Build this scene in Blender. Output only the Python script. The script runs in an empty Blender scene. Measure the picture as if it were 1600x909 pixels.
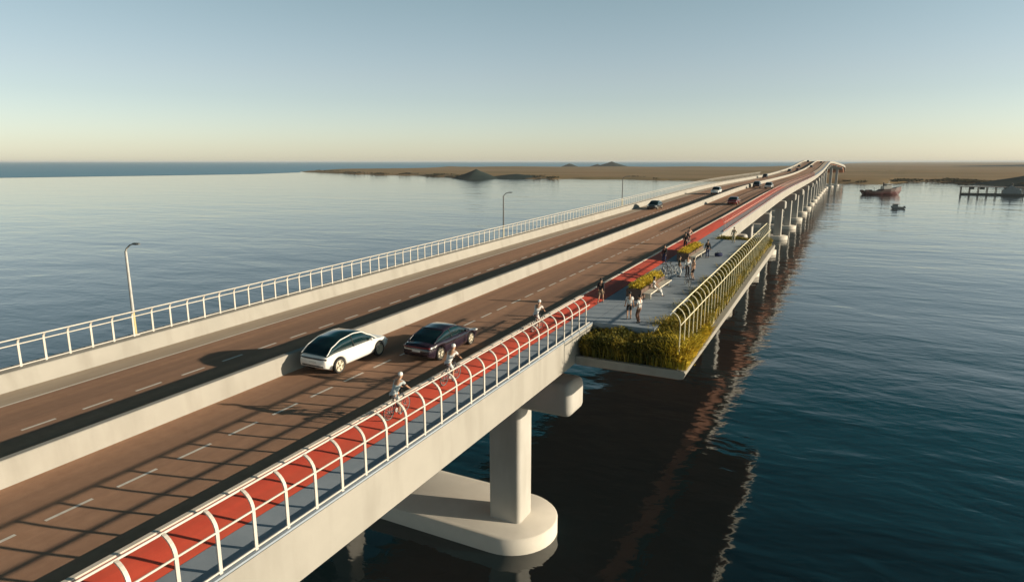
import bpy, bmesh, math, random
from mathutils import Vector, Matrix
random.seed(7)
PI = math.pi
S = bpy.context.scene
COL = S.collection

# ------------------------------------------------------------------ camera
CAM_Z = 23.0
cam_d = bpy.data.cameras.new('camera')
cam = bpy.data.objects.new('camera', cam_d); COL.objects.link(cam)
cam_d.sensor_width = 36.0
cam_d.lens = 22.5
cam_d.clip_start = 0.3
cam_d.clip_end = 90000
cam.location = (0, 0, CAM_Z)
cam.rotation_euler = (math.radians(90 - 11.4476), 0, math.radians(27.2526))
S.camera = cam

# ------------------------------------------------------------------ sky, sun, exposure
SUN_EL = math.radians(13.2)
SUN_AZ = math.atan2(0.958, 0.287)          # clockwise from +Y
wd = bpy.data.worlds.new('World'); S.world = wd; wd.use_nodes = True
nt = wd.node_tree; nt.nodes.clear()
w_out = nt.nodes.new('ShaderNodeOutputWorld')
w_bg = nt.nodes.new('ShaderNodeBackground')
sky = nt.nodes.new('ShaderNodeTexSky')
sky.sky_type = 'NISHITA'
sky.sun_disc = False
sky.sun_elevation = SUN_EL
sky.sun_rotation = SUN_AZ
sky.altitude = 0
sky.air_density = 1.0
sky.dust_density = 0.4
sky.ozone_density = 2.2
w_hs = nt.nodes.new('ShaderNodeHueSaturation'); w_hs.inputs['Saturation'].default_value = 0.66
nt.links.new(sky.outputs[0], w_hs.inputs['Color']); 
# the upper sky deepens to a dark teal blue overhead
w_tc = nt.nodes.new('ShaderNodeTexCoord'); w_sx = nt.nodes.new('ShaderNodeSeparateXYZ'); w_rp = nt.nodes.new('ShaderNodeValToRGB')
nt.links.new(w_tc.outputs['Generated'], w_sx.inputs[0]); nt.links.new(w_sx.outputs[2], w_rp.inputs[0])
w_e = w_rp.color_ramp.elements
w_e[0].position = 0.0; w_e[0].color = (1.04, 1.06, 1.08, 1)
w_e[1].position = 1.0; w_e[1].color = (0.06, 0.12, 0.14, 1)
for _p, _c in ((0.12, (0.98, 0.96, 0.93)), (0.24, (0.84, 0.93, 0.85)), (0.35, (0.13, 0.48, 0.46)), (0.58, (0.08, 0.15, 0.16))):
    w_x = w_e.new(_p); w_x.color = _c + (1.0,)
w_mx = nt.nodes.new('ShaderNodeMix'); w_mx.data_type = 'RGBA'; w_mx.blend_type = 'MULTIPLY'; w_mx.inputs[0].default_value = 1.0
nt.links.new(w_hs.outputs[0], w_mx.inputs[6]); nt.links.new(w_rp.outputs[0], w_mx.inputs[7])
# and is held a little darker on the side away from the sun
w_dt = nt.nodes.new('ShaderNodeVectorMath'); w_dt.operation = 'DOT_PRODUCT'; w_dt.inputs[1].default_value = (-math.sin(SUN_AZ), -math.cos(SUN_AZ), 0)
w_mr = nt.nodes.new('ShaderNodeMapRange'); w_mr.inputs[1].default_value = 0.25; w_mr.inputs[2].default_value = 0.9; w_mr.inputs[3].default_value = 1.0; w_mr.inputs[4].default_value = 0.84
nt.links.new(w_tc.outputs['Generated'], w_dt.inputs[0]); nt.links.new(w_dt.outputs['Value'], w_mr.inputs[0])
w_vm = nt.nodes.new('ShaderNodeVectorMath'); w_vm.operation = 'SCALE'
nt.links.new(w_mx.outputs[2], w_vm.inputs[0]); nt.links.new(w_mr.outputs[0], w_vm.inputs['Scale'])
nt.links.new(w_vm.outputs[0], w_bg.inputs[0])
w_bg.inputs[1].default_value = 0.105
nt.links.new(w_bg.outputs[0], w_out.inputs[0])

sd = bpy.data.lights.new('sun', 'SUN')
sd.energy = 4.3
sd.angle = math.radians(0.7)
sd.color = (1.0, 0.86, 0.66)
sun = bpy.data.objects.new('sun', sd); COL.objects.link(sun)
_sv = Vector((math.sin(SUN_AZ) * math.cos(SUN_EL), math.cos(SUN_AZ) * math.cos(SUN_EL), math.sin(SUN_EL)))
sun.rotation_euler = _sv.to_track_quat('Z', 'Y').to_euler()
sun.location = (60, 20, 60)

S.view_settings.view_transform = 'Standard'
S.view_settings.look = 'None'
S.view_settings.gamma = 1.0
S.view_settings.use_curve_mapping = False
S.view_settings.exposure = 0.6

# ------------------------------------------------------------------ materials
def lin(c):
    return tuple(c) + (1.0,) if len(c) == 3 else c

def mat(name, c1, c2=None, scale=1.0, rough=0.7, metal=0.0, stretch=(1, 1, 1), detail=5.0, bump=0.0,
        bump_scale=None, spec=0.5, lo=0.35, hi=0.65, coat=0.0):
    m = bpy.data.materials.new(name); m.use_nodes = True
    n = m.node_tree.nodes; l = m.node_tree.links
    b = n['Principled BSDF']
    b.inputs['Roughness'].default_value = rough
    b.inputs['Metallic'].default_value = metal
    b.inputs['Specular IOR Level'].default_value = spec
    b.inputs['Coat Weight'].default_value = coat
    b.inputs['Base Color'].default_value = lin(c1)
    if c2 is not None or bump:
        tc = n.new('ShaderNodeNewGeometry')
        mp = n.new('ShaderNodeMapping'); mp.inputs['Scale'].default_value = stretch
        l.new(tc.outputs['Position'], mp.inputs['Vector'])
        if c2 is not None:
            t = n.new('ShaderNodeTexNoise'); t.inputs['Scale'].default_value = scale
            t.inputs['Detail'].default_value = detail; t.inputs['Roughness'].default_value = 0.6
            l.new(mp.outputs[0], t.inputs['Vector'])
            r = n.new('ShaderNodeValToRGB')
            r.color_ramp.elements[0].position = lo; r.color_ramp.elements[0].color = lin(c1)
            r.color_ramp.elements[1].position = hi; r.color_ramp.elements[1].color = lin(c2)
            l.new(t.outputs[0], r.inputs[0]); l.new(r.outputs[0], b.inputs['Base Color'])
        if bump:
            t2 = n.new('ShaderNodeTexNoise'); t2.inputs['Scale'].default_value = bump_scale or scale * 4
            t2.inputs['Detail'].default_value = 4
            l.new(mp.outputs[0], t2.inputs['Vector'])
            bp = n.new('ShaderNodeBump'); bp.inputs['Strength'].default_value = bump
            bp.inputs['Distance'].default_value = 0.02
            l.new(t2.outputs[0], bp.inputs['Height']); l.new(bp.outputs[0], b.inputs['Normal'])
    return m

def two_noise(m, c3, scale, stretch, amount, lo=0.5, hi=0.75):
    """a second, larger pattern mixed over the base colour (stains, wear, tyre tracks)"""
    n = m.node_tree.nodes; l = m.node_tree.links
    b = n['Principled BSDF']
    src = b.inputs['Base Color'].links[0].from_socket
    g = n.new('ShaderNodeNewGeometry'); mp = n.new('ShaderNodeMapping'); mp.inputs['Scale'].default_value = stretch
    l.new(g.outputs['Position'], mp.inputs['Vector'])
    t = n.new('ShaderNodeTexNoise'); t.inputs['Scale'].default_value = scale; t.inputs['Detail'].default_value = 6
    l.new(mp.outputs[0], t.inputs['Vector'])
    r = n.new('ShaderNodeMapRange'); r.inputs[1].default_value = lo; r.inputs[2].default_value = hi
    r.inputs[3].default_value = 0; r.inputs[4].default_value = amount
    l.new(t.outputs[0], r.inputs[0])
    mx = n.new('ShaderNodeMix'); mx.data_type = 'RGBA'
    l.new(r.outputs[0], mx.inputs[0]); l.new(src, mx.inputs[6]); mx.inputs[7].default_value = lin(c3)
    l.new(mx.outputs[2], b.inputs['Base Color'])
    return m

M = {}
M['concrete'] = two_noise(mat('pale_concrete', (0.325, 0.306, 0.268), (0.36, 0.338, 0.296), 0.5, 0.85, bump=0.12, bump_scale=9),
                          (0.235, 0.215, 0.18), 1.1, (1, 1, .18), 0.5)
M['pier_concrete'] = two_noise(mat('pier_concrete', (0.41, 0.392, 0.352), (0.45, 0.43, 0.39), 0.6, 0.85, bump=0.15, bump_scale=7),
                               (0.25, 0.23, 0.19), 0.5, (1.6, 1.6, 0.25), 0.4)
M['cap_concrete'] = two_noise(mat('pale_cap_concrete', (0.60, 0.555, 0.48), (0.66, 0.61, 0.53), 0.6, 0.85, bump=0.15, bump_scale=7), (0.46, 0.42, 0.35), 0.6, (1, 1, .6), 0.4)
M['soffit'] = two_noise(mat('reflection_tint_soffit', (0.52, 0.24, 0.15), (0.58, 0.29, 0.19), 0.3, 0.85), (0.36, 0.16, 0.10), 0.2, (1, 1, 1), 0.5)  # invented red-brown for the unseen underside, to warm the bridge's reflection in the water
M['asphalt'] = two_noise(mat('brown_asphalt', (0.42, 0.232, 0.143), (0.49, 0.278, 0.175), 2.2, 0.9, bump=0.35, bump_scale=40, spec=0.25),
                         (0.24, 0.145, 0.10), 0.42, (1.6, 0.05, 1), 0.75, 0.42, 0.68)
M['paint'] = mat('road_paint', (0.80, 0.74, 0.66), (0.70, 0.63, 0.54), 6, 0.7)
M['shoulder'] = mat('taupe_shoulder', (0.40, 0.31, 0.23), (0.46, 0.37, 0.28), 1.2, 0.9, stretch=(1, .2, 1), bump=0.2, bump_scale=30)
M['red'] = two_noise(mat('red_path_coating', (0.70, 0.082, 0.042), (0.78, 0.105, 0.052), 1.5, 0.75, bump=0.2, bump_scale=30),
                     (0.50, 0.085, 0.045), 0.8, (1.5, .10, 1), 0.7, 0.42, 0.66)
M['grey'] = two_noise(mat('grey_footway', (0.285, 0.335, 0.385), (0.335, 0.385, 0.435), 1.2, 0.9, bump=0.2, bump_scale=25),
                      (0.24, 0.275, 0.31), 0.3, (1, .6, 1), 0.5)
M['kerb'] = mat('pale_kerb', (0.74, 0.66, 0.56), (0.66, 0.58, 0.48), 2, 0.8)
M['rail'] = mat('white_painted_steel', (0.60, 0.56, 0.50), (0.50, 0.47, 0.41), 1.3, 0.5)
M['rail_cream'] = mat('cream_painted_steel', (0.82, 0.74, 0.50), (0.74, 0.66, 0.44), 3, 0.5)
M['rail_red'] = mat('pink_faded_steel', (0.70, 0.40, 0.32), (0.62, 0.34, 0.27), 3, 0.5)
M['galv'] = mat('galvanised_steel', (0.50, 0.49, 0.46), (0.40, 0.40, 0.38), 4, 0.5, 0.3)
M['dark_galv'] = mat('weathered_dark_steel', (0.16, 0.16, 0.155), (0.12, 0.12, 0.12), 4, 0.6, 0.2)
M['lamp_dark'] = mat('dark_lamp_housing', (0.10, 0.11, 0.11), None, rough=0.5)
M['yellow_band'] = mat('yellowed_steel', (0.56, 0.46, 0.20), (0.48, 0.40, 0.2), 4, 0.6)
M['white_paint'] = mat('white_car_paint', (0.82, 0.80, 0.76), None, rough=0.3, coat=0.6)
M['black_paint'] = mat('plum_black_car_paint', (0.022, 0.014, 0.024), None, rough=0.25, coat=0.8)
M['grey_paint'] = mat('dark_grey_car_paint', (0.05, 0.055, 0.06), None, rough=0.3, coat=0.6)
M['maroon_paint'] = mat('maroon_car_paint', (0.16, 0.025, 0.025), None, rough=0.3, coat=0.6)
M['silver_paint'] = mat('silver_car_paint', (0.55, 0.55, 0.54), None, rough=0.3, metal=0.3, coat=0.5)
M['glass'] = mat('car_glass', (0.006, 0.022, 0.026), None, rough=0.06, spec=0.7, coat=0.3)
M['tyre'] = mat('tyre_rubber', (0.025, 0.024, 0.024), (0.04, 0.036, 0.032), 20, 0.85)
M['rim'] = mat('pale_alloy', (0.66, 0.60, 0.48), None, rough=0.4, metal=0.2)
M['under'] = mat('underbody', (0.012, 0.012, 0.013), None, rough=0.8)
M['taillight'] = mat('tail_lamp_lens', (0.16, 0.02, 0.02), None, rough=0.2)
M['slit'] = mat('dark_lamp_bar', (0.03, 0.02, 0.02), None, rough=0.2)
M['headlight'] = mat('head_lamp_lens', (0.75, 0.75, 0.72), None, rough=0.1)
M['plate'] = mat('blank_number_plate', (0.6, 0.6, 0.57), None, rough=0.5)
M['skin_a'] = mat('tan_skin', (0.42, 0.24, 0.15), None, rough=0.6)
M['skin_b'] = mat('brown_skin', (0.24, 0.13, 0.08), None, rough=0.6)
M['hair'] = mat('black_hair', (0.012, 0.010, 0.009), None, rough=0.6)
def cloth(name, c):
    k = 'cloth_' + name
    if k not in M:
        M[k] = mat(name + '_cloth', c, tuple(x * 0.82 for x in c), 9, 0.9, bump=0.3, bump_scale=14)
    return M[k]
M['wood'] = mat('dark_brown_timber', (0.10, 0.060, 0.045), (0.14, 0.085, 0.06), 5, 0.7, stretch=(1, 1, 8))
M['bench'] = mat('cream_bench', (0.72, 0.66, 0.55), (0.64, 0.58, 0.48), 2, 0.7)
M['soil'] = mat('planting_soil', (0.055, 0.04, 0.028), (0.09, 0.07, 0.045), 3, 0.95)

def leaf_mat(name, cols, scale, rough=0.75):
    m = bpy.data.materials.new(name); m.use_nodes = True
    n = m.node_tree.nodes; l = m.node_tree.links; b = n['Principled BSDF']
    g = n.new('ShaderNodeNewGeometry')
    t = n.new('ShaderNodeTexNoise'); t.inputs['Scale'].default_value = scale; t.inputs['Detail'].default_value = 3
    l.new(g.outputs['Position'], t.inputs['Vector'])
    a = n.new('ShaderNodeMath'); a.operation = 'MULTIPLY_ADD'
    a.inputs[1].default_value = 0.34; l.new(g.outputs['Random Per Island'], a.inputs[0]); l.new(t.outputs[0], a.inputs[2])
    r = n.new('ShaderNodeValToRGB')
    e = r.color_ramp.elements
    e[0].position = 0.45; e[0].color = lin(cols[0]); e[1].position = 0.9; e[1].color = lin(cols[-1])
    if len(cols) > 2:
        x = e.new(0.66); x.color = lin(cols[1])
    l.new(a.outputs[0], r.inputs[0]); l.new(r.outputs[0], b.inputs['Base Color'])
    b.inputs['Roughness'].default_value = rough
    b.inputs['Specular IOR Level'].default_value = 0.2
    tr = n.new('ShaderNodeBsdfTranslucent'); l.new(r.outputs[0], tr.inputs[0])
    mx = n.new('ShaderNodeMixShader'); mx.inputs[0].default_value = 0.25
    l.new(b.outputs[0], mx.inputs[1]); l.new(tr.outputs[0], mx.inputs[2])
    l.new(mx.outputs[0], n['Material Output'].inputs[0])
    return m
M['grass'] = leaf_mat('ornamental_grass_leaf', [(0.075, 0.085, 0.02), (0.17, 0.15, 0.026), (0.48, 0.34, 0.05)], 0.7)
M['yellow_leaf'] = leaf_mat('yellow_leaf', [(0.36, 0.28, 0.025), (0.64, 0.48, 0.045), (0.78, 0.58, 0.07)], 1.2)
M['scrub'] = leaf_mat('shore_scrub_leaf', [(0.06, 0.06, 0.028), (0.09, 0.08, 0.035), (0.12, 0.095, 0.045)], 0.02)

def water_mat(name, base, rough, waves, ior=1.33, rot=27.0, far=None):
    m = bpy.data.materials.new(name); m.use_nodes = True
    n = m.node_tree.nodes; l = m.node_tree.links; b = n['Principled BSDF']
    b.inputs['Base Color'].default_value = lin(base)
    b.inputs['Roughness'].default_value = rough
    b.inputs['IOR'].default_value = ior
    g = n.new('ShaderNodeNewGeometry')
    prev = None
    for (scale, st, dist, detail) in waves:
        mp = n.new('ShaderNodeMapping'); mp.inputs['Rotation'].default_value = (0, 0, math.radians(-rot)); mp.inputs['Scale'].default_value = st
        l.new(g.outputs['Position'], mp.inputs['Vector'])
        t = n.new('ShaderNodeTexNoise'); t.inputs['Scale'].default_value = scale; t.inputs['Detail'].default_value = detail
        t.inputs['Distortion'].default_value = 0.4
        l.new(mp.outputs[0], t.inputs['Vector'])
        bp = n.new('ShaderNodeBump'); bp.inputs['Strength'].default_value = 1.0; bp.inputs['Distance'].default_value = dist
        l.new(t.outputs[0], bp.inputs['Height'])
        if prev: l.new(prev.outputs[0], bp.inputs['Normal'])
        prev = bp
    l.new(prev.outputs[0], b.inputs['Normal'])
    return m
M['bay'] = water_mat('bay_water', (0.002, 0.010, 0.013), 0.05,
                     [(0.035, (0.45, 1.0, 1), 0.42, 2), (0.16, (0.5, 1.0, 1), 0.19, 3), (0.8, (0.7, 1.0, 1), 0.034, 3)], 1.8)
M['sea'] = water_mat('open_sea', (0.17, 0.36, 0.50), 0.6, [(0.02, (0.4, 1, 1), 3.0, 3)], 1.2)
M['land'] = two_noise(mat('dry_land', (0.32, 0.195, 0.09), (0.205, 0.155, 0.068), 0.012, 0.95, stretch=(.5, 1, 1), spec=0.1),
                      (0.36, 0.245, 0.145), 0.004, (.4, 1, 1), 0.7, 0.45, 0.65)
M['hill'] = mat('dark_scrub_hill', (0.020, 0.040, 0.042), (0.035, 0.05, 0.045), 0.05, 0.95, spec=0.1)
M['hull_red'] = mat('dark_red_hull', (0.095, 0.014, 0.013), (0.075, 0.013, 0.012), 0.4, 0.5)
M['hull_dark'] = mat('dark_brown_hull', (0.05, 0.022, 0.018), (0.07, 0.03, 0.024), 0.4, 0.6)
M['ship_white'] = mat('ship_white', (0.66, 0.63, 0.57), (0.58, 0.55, 0.5), 0.5, 0.5)
M['boat_grey'] = mat('boat_grey', (0.32, 0.33, 0.33), (0.26, 0.27, 0.27), 1, 0.6)
M['jetty_dark'] = mat('weathered_jetty', (0.10, 0.10, 0.09), (0.16, 0.15, 0.13), 0.6, 0.9)
M['jetty_roof'] = mat('pale_jetty_roof', (0.50, 0.40, 0.34), (0.42, 0.34, 0.29), 0.4, 0.8)
M['bike_dark'] = mat('dark_bicycle_paint', (0.05, 0.055, 0.07), None, rough=0.4)
M['bike_pale'] = mat('pale_bicycle_paint', (0.62, 0.64, 0.62), None, rough=0.4)

# ------------------------------------------------------------------ helpers
def tag(o, label=None, cat=None, group=None, kind=None):
    if label: o['label'] = label
    if cat: o['category'] = cat
    if group: o['group'] = group
    if kind: o['kind'] = kind
    return o

def empty(name, loc=(0, 0, 0), rz=0.0, label=None, cat=None, group=None):
    o = bpy.data.objects.new(name, None); COL.objects.link(o)
    o.location = loc; o.rotation_euler = (0, 0, rz); o.empty_display_size = 0.3
    return tag(o, label, cat, group)

def link_mesh(name, me, parent=None, loc=(0, 0, 0)):
    o = bpy.data.objects.new(name, me); COL.objects.link(o); o.location = loc
    if parent is not None: o.parent = parent
    return o

def part(name, verts, faces, m, parent=None, loc=(0, 0, 0), smooth=False, fix=True):
    me = bpy.data.meshes.new(name)
    me.from_pydata([tuple(v) for v in verts], [], faces)
    if fix:
        bm = bmesh.new(); bm.from_mesh(me)
        bmesh.ops.recalc_face_normals(bm, faces=bm.faces)
        bm.to_mesh(me); bm.free()
    me.materials.append(m)
    if smooth:
        for p in me.polygons: p.use_smooth = True
    me.update()
    return link_mesh(name, me, parent, loc)

def crisp(o, deg=35):
    for p in o.data.polygons: p.use_smooth = True
    o.data.set_sharp_from_angle(angle=math.radians(deg)); return o

class MB:
    """collects shapes for ONE mesh object"""
    def __init__(s): s.v = []; s.f = []
    def add(s, verts, faces):
        k = len(s.v); s.v += [tuple(v) for v in verts]; s.f += [tuple(i + k for i in f) for f in faces]; return s
    def box(s, c, d, bev=0.0, rz=0.0, mtx=None):
        bm = bmesh.new(); bmesh.ops.create_cube(bm, size=1.0)
        bmesh.ops.scale(bm, vec=d, verts=bm.verts)
        if bev: bmesh.ops.bevel(bm, geom=list(bm.edges), offset=bev, segments=2, affect='EDGES', profile=0.6)
        T = Matrix.Translation(c) @ Matrix.Rotation(rz, 4, 'Z')
        if mtx is not None: T = mtx
        bmesh.ops.transform(bm, matrix=T, verts=bm.verts)
        bm.verts.index_update()
        s.add([v.co[:] for v in bm.verts], [[v.index for v in f.verts] for f in bm.faces]); bm.free(); return s
    def tube(s, pts, r, n=8, cap=True):
        pts = [Vector(p) for p in pts]; N = len(pts)
        rr = r if isinstance(r, (list, tuple)) else [r] * N
        k = len(s.v); up = None
        for i, p in enumerate(pts):
            d = (pts[min(i + 1, N - 1)] - pts[max(i - 1, 0)]).normalized()
            if up is None:
                up = Vector((0, 0, 1)) if abs(d.z) < 0.9 else Vector((1, 0, 0))
            a = d.cross(up).normalized(); b = a.cross(d).normalized(); up = b
            for j in range(n):
                t = 2 * PI * j / n
                s.v.append(tuple(p + a * math.cos(t) * rr[i] + b * math.sin(t) * rr[i]))
        for i in range(N - 1):
            for j in range(n):
                s.f.append((k + i * n + j, k + i * n + (j + 1) % n, k + (i + 1) * n + (j + 1) % n, k + (i + 1) * n + j))
        if cap:
            s.f.append(tuple(k + j for j in range(n))[::-1]); s.f.append(tuple(k + (N - 1) * n + j for j in range(n)))
        return s
    def ell(s, c, r, seg=12, ring=8):
        k = len(s.v)
        for i in range(1, ring):
            t = PI * i / ring
            for j in range(seg):
                p = 2 * PI * j / seg
                s.v.append((c[0] + r[0] * math.sin(t) * math.cos(p), c[1] + r[1] * math.sin(t) * math.sin(p), c[2] + r[2] * math.cos(t)))
        a = len(s.v); s.v.append((c[0], c[1], c[2] + r[2])); s.v.append((c[0], c[1], c[2] - r[2]))
        for i in range(ring - 2):
            for j in range(seg):
                s.f.append((k + i * seg + j, k + (i + 1) * seg + j, k + (i + 1) * seg + (j + 1) % seg, k + i * seg + (j + 1) % seg))
        for j in range(seg):
            s.f.append((a, k + j, k + (j + 1) % seg)); q = k + (ring - 2) * seg
            s.f.append((a + 1, q + (j + 1) % seg, q + j))
        return s
    def lathe(s, prof, axis='X', c=(0, 0, 0), n=24):
        """prof: (radius, offset along axis) closed ring of points"""
        k = len(s.v); m_ = len(prof)
        for j in range(n):
            t = 2 * PI * j / n
            for (r, o) in prof:
                a, b = r * math.cos(t), r * math.sin(t)
                s.v.append((c[0] + o, c[1] + a, c[2] + b) if axis == 'X' else (c[0] + a, c[1] + b, c[2] + o))
        for j in range(n):
            for i in range(m_):
                s.f.append((k + j * m_ + i, k + j * m_ + (i + 1) % m_, k + ((j + 1) % n) * m_ + (i + 1) % m_, k + ((j + 1) % n) * m_ + i))
        return s
    def loft(s, rings, cap=True, closed=True):
        k = len(s.v); n = len(rings[0])
        for r in rings: s.v += [tuple(p) for p in r]
        for i in range(len(rings) - 1):
            for j in range(n if closed else n - 1):
                s.f.append((k + i * n + j, k + i * n + (j + 1) % n, k + (i + 1) * n + (j + 1) % n, k + (i + 1) * n + j))
        if cap:
            s.f.append(tuple(k + j for j in range(n))[::-1]); q = k + (len(rings) - 1) * n
            s.f.append(tuple(q + j for j in range(n)))
        return s
    def build(s, name, m, parent=None, loc=(0, 0, 0), smooth=False):
        return part(name, s.v, s.f, m, parent, loc, smooth)

# ------------------------------------------------------------------ bridge alignment
TAB = [(-60, -1.22), (0, 0), (60, 1.224), (110, 2.244), (160, 3.26), (200, 3.6), (260, 3.68), (320, 3.85), (360, 4.2), (400, 4.8),
       (440, 5.5), (500, 7.2), (545, 8.7), (590, 10.0), (620, 10.4), (650, 10.0), (700, 7.6), (760, 4.2), (840, 0.5), (1000, -6.0)]
def prof(y):
    for i in range(len(TAB) - 1):
        if y <= TAB[i + 1][0] or i == len(TAB) - 2:
            y0, z0 = TAB[i]; y1, z1 = TAB[i + 1]
            def sl(k):
                if k <= 0: return (TAB[1][1] - TAB[0][1]) / (TAB[1][0] - TAB[0][0])
                if k >= len(TAB) - 1: return (TAB[-1][1] - TAB[-2][1]) / (TAB[-1][0] - TAB[-2][0])
                return (TAB[k + 1][1] - TAB[k - 1][1]) / (TAB[k + 1][0] - TAB[k - 1][0])
            h = y1 - y0; t = (y - y0) / h
            m0, m1 = sl(i) * h, sl(i + 1) * h
            return (2*t**3 - 3*t**2 + 1) * z0 + (t**3 - 2*t**2 + t) * m0 + (-2*t**3 + 3*t**2) * z1 + (t**3 - t**2) * m1
def dz(y): return 12.5 + prof(y)                  # height of the deck surface above the water
def ox(y):
    t = min(1, max(0, (y - 610) / 130)); return 11.0 * t * t * (3 - 2 * t)
def DP(X, y, h=0.0): return Vector((X + ox(y), y, dz(y) + h))
def stations(y0, y1):
    ys = [y0]; y = y0
    while True:
        y += 3 if y < 120 else (6 if y < 300 else 8)
        if y >= y1 - 0.5: break
        ys.append(y)
    return ys + [y1]
def sweep(name, poly, y0, y1, m, parent=None, closed=True, smooth=False, ys=None):
    ys = ys or stations(y0, y1)
    mb = MB(); mb.loft([[DP(X, y, h) for X, h in poly] for y in ys], cap=closed, closed=closed)
    o = part(name, mb.v, mb.f, m, parent, smooth=smooth, fix=closed)
    return o
def strip(name, X0, X1, h, y0, y1, m, parent=None):
    return sweep(name, [(X0, h), (X1, h)], y0, y1, m, parent, closed=False)
def oct_(X, h, r, n=8): return [(X + r * math.cos(2 * PI * k / n), h + r * math.sin(2 * PI * k / n)) for k in range(n)]
def bar(name, X, h, r, y0, y1, m, parent): return sweep(name, oct_(X, h, r), y0, y1, m, parent, smooth=True)

# ------------------------------------------------------------------ water, sea, land
def sheet(name, pts, z, m):
    o = part(name, [(x, y, z) for x, y in pts], [tuple(range(len(pts)))], m, fix=False)
    if o.data.polygons[0].normal.z < 0:
        o.data.flip_normals()
    return tag(o, kind='structure')
sheet('water', [(-60000, -3000), (60000, -3000), (60000, 60000), (-60000, 60000)], 0.0, M['bay'])
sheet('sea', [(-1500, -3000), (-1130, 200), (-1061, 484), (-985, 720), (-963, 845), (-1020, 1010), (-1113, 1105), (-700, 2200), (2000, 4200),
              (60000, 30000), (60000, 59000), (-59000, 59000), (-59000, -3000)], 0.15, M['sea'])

def vnoise(x, y, seed=0):
    def h(i, j):
        n = (i * 374761393 + j * 668265263 + seed * 974634777) & 0xffffffff
        n = ((n ^ (n >> 13)) * 1274126177) & 0xffffffff
        return ((n ^ (n >> 16)) & 0xffff) / 65535.0
    i, j = math.floor(x), math.floor(y); fx, fy = x - i, y - j
    fx = fx * fx * (3 - 2 * fx); fy = fy * fy * (3 - 2 * fy)
    return (h(i, j) * (1 - fx) + h(i + 1, j) * fx) * (1 - fy) + (h(i, j + 1) * (1 - fx) + h(i + 1, j + 1) * fx) * fy
def fbm(x, y, seed=0):
    return sum(vnoise(x * 2**k, y * 2**k, seed + k) / 2**k for k in range(4)) / 1.875

# (azimuth, clockwise from +Y, degrees; near shore; far shore) both measured on the ground
SHORE = [(-45.3, 1480, 1530), (-44.5, 1440, 1650), (-42.6, 1302, 1800), (-39.5, 1130, 1950), (-36.3, 1075, 2080), (-33.4, 960, 2250), (-31.8, 890, 2350), (-29.0, 880, 2500),
         (-24.4, 850, 2600), (-18.9, 830, 2700), (-12.9, 795, 2700), (-9.2, 782, 2700), (-4, 770, 3200), (-0.5, 761, 5200), (2.1, 738, 15000), (4.2, 845, 26000),
         (6.6, 842, 30000), (8.5, 771, 30000), (11, 776, 30000), (20, 700, 30000), (35, 600, 30000), (60, 620, 30000)]
def shore(az, col=1):
    for a, b in zip(SHORE, SHORE[1:]):
        if a[0] <= az <= b[0]:
            t = (az - a[0]) / (b[0] - a[0]); return a[col] + t * (b[col] - a[col])
    return SHORE[-1][col]
def near_shore(az): return shore(az) * (1 + 0.05 * (fbm(az * 1.1, 3.3, 5) - 0.5))
def land_mesh():
    A = SHORE
    cols = []
    az = A[0][0]
    while az <= 60:
        for i in range(len(A) - 1):
            if A[i][0] <= az <= A[i + 1][0]:
                t = (az - A[i][0]) / (A[i + 1][0] - A[i][0])
                cols.append((az, A[i][1] + t * (A[i + 1][1] - A[i][1]), A[i][2] + t * (A[i + 1][2] - A[i][2]))); break
        az += 0.25
    R = 34; v = []; f = []
    for (a, n0, f0) in cols:
        n0 = near_shore(a)
        for r in range(R):
            t = r / (R - 1); d = n0 * (f0 / n0) ** t
            x, y = d * math.sin(math.radians(a)), d * math.cos(math.radians(a))
            edge = min(1, (d - n0) / 40) * min(1, (f0 - d) / 120)
            z = -0.4 + edge * (1.2 + 6.5 * fbm(x / 260, y / 260, 2) ** 2 * min(1, d / 900))
            v.append((x, y, z))
    for c in range(len(cols) - 1):
        for r in range(R - 1):
            f.append((c * R + r, (c + 1) * R + r, (c + 1) * R + r + 1, c * R + r + 1))
    o = part('land', v, f, M['land'], smooth=True, fix=False)
    if o.data.polygons[5].normal.z < 0: o.data.flip_normals()
    return tag(o, kind='structure')
land_mesh()

def hill(x, y, rx, ry, hgt, rot=0.0, seed=1, m='hill'):
    N, R = 40, 12; v = []; f = []
    for r in range(R):
        t = r / (R - 1)
        for k in range(N):
            a = 2 * PI * k / N
            q = 1 + 0.35 * (fbm(math.cos(a) * 1.5 + seed, math.sin(a) * 1.5, seed) - 0.5)
            px, py = t * rx * q * math.cos(a), t * ry * q * math.sin(a)
            z = hgt * (1 - t) ** 1.15 * (1 + 0.25 * (fbm(px / rx * 3 + 9, py / ry * 3, seed) - 0.5)) - 0.6 * t
            v.append((x + px * math.cos(rot) - py * math.sin(rot), y + px * math.sin(rot) + py * math.cos(rot), z))
    for r in range(R - 1):
        for k in range(N): f.append((r * N + k, (r + 1) * N + k, (r + 1) * N + (k + 1) % N, r * N + (k + 1) % N))
    o = part('hill', v, f, M[m], smooth=True)
    return tag(o, kind='structure')
hill(-452, 770, 34, 40, 12.5, 0.3, 3)          # dark headland cone on the near shore
hill(-405, 800, 62, 30, 6, 0.3, 6)
hill(156, 800, 50, 40, 9.0, 0.2, 4)          # dark hill on the right shore
hill(225, 830, 70, 40, 6.5, 0.2, 8)
hill(-1045, 2560, 40, 40, 15, 0, 5)         # islets beyond the land
hill(-950, 2640, 36, 36, 11, 0, 9)
hill(-880, 2620, 78, 60, 21, 0, 11)
hill(700, 3200, 500, 200, 12, 0, 12)

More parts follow.
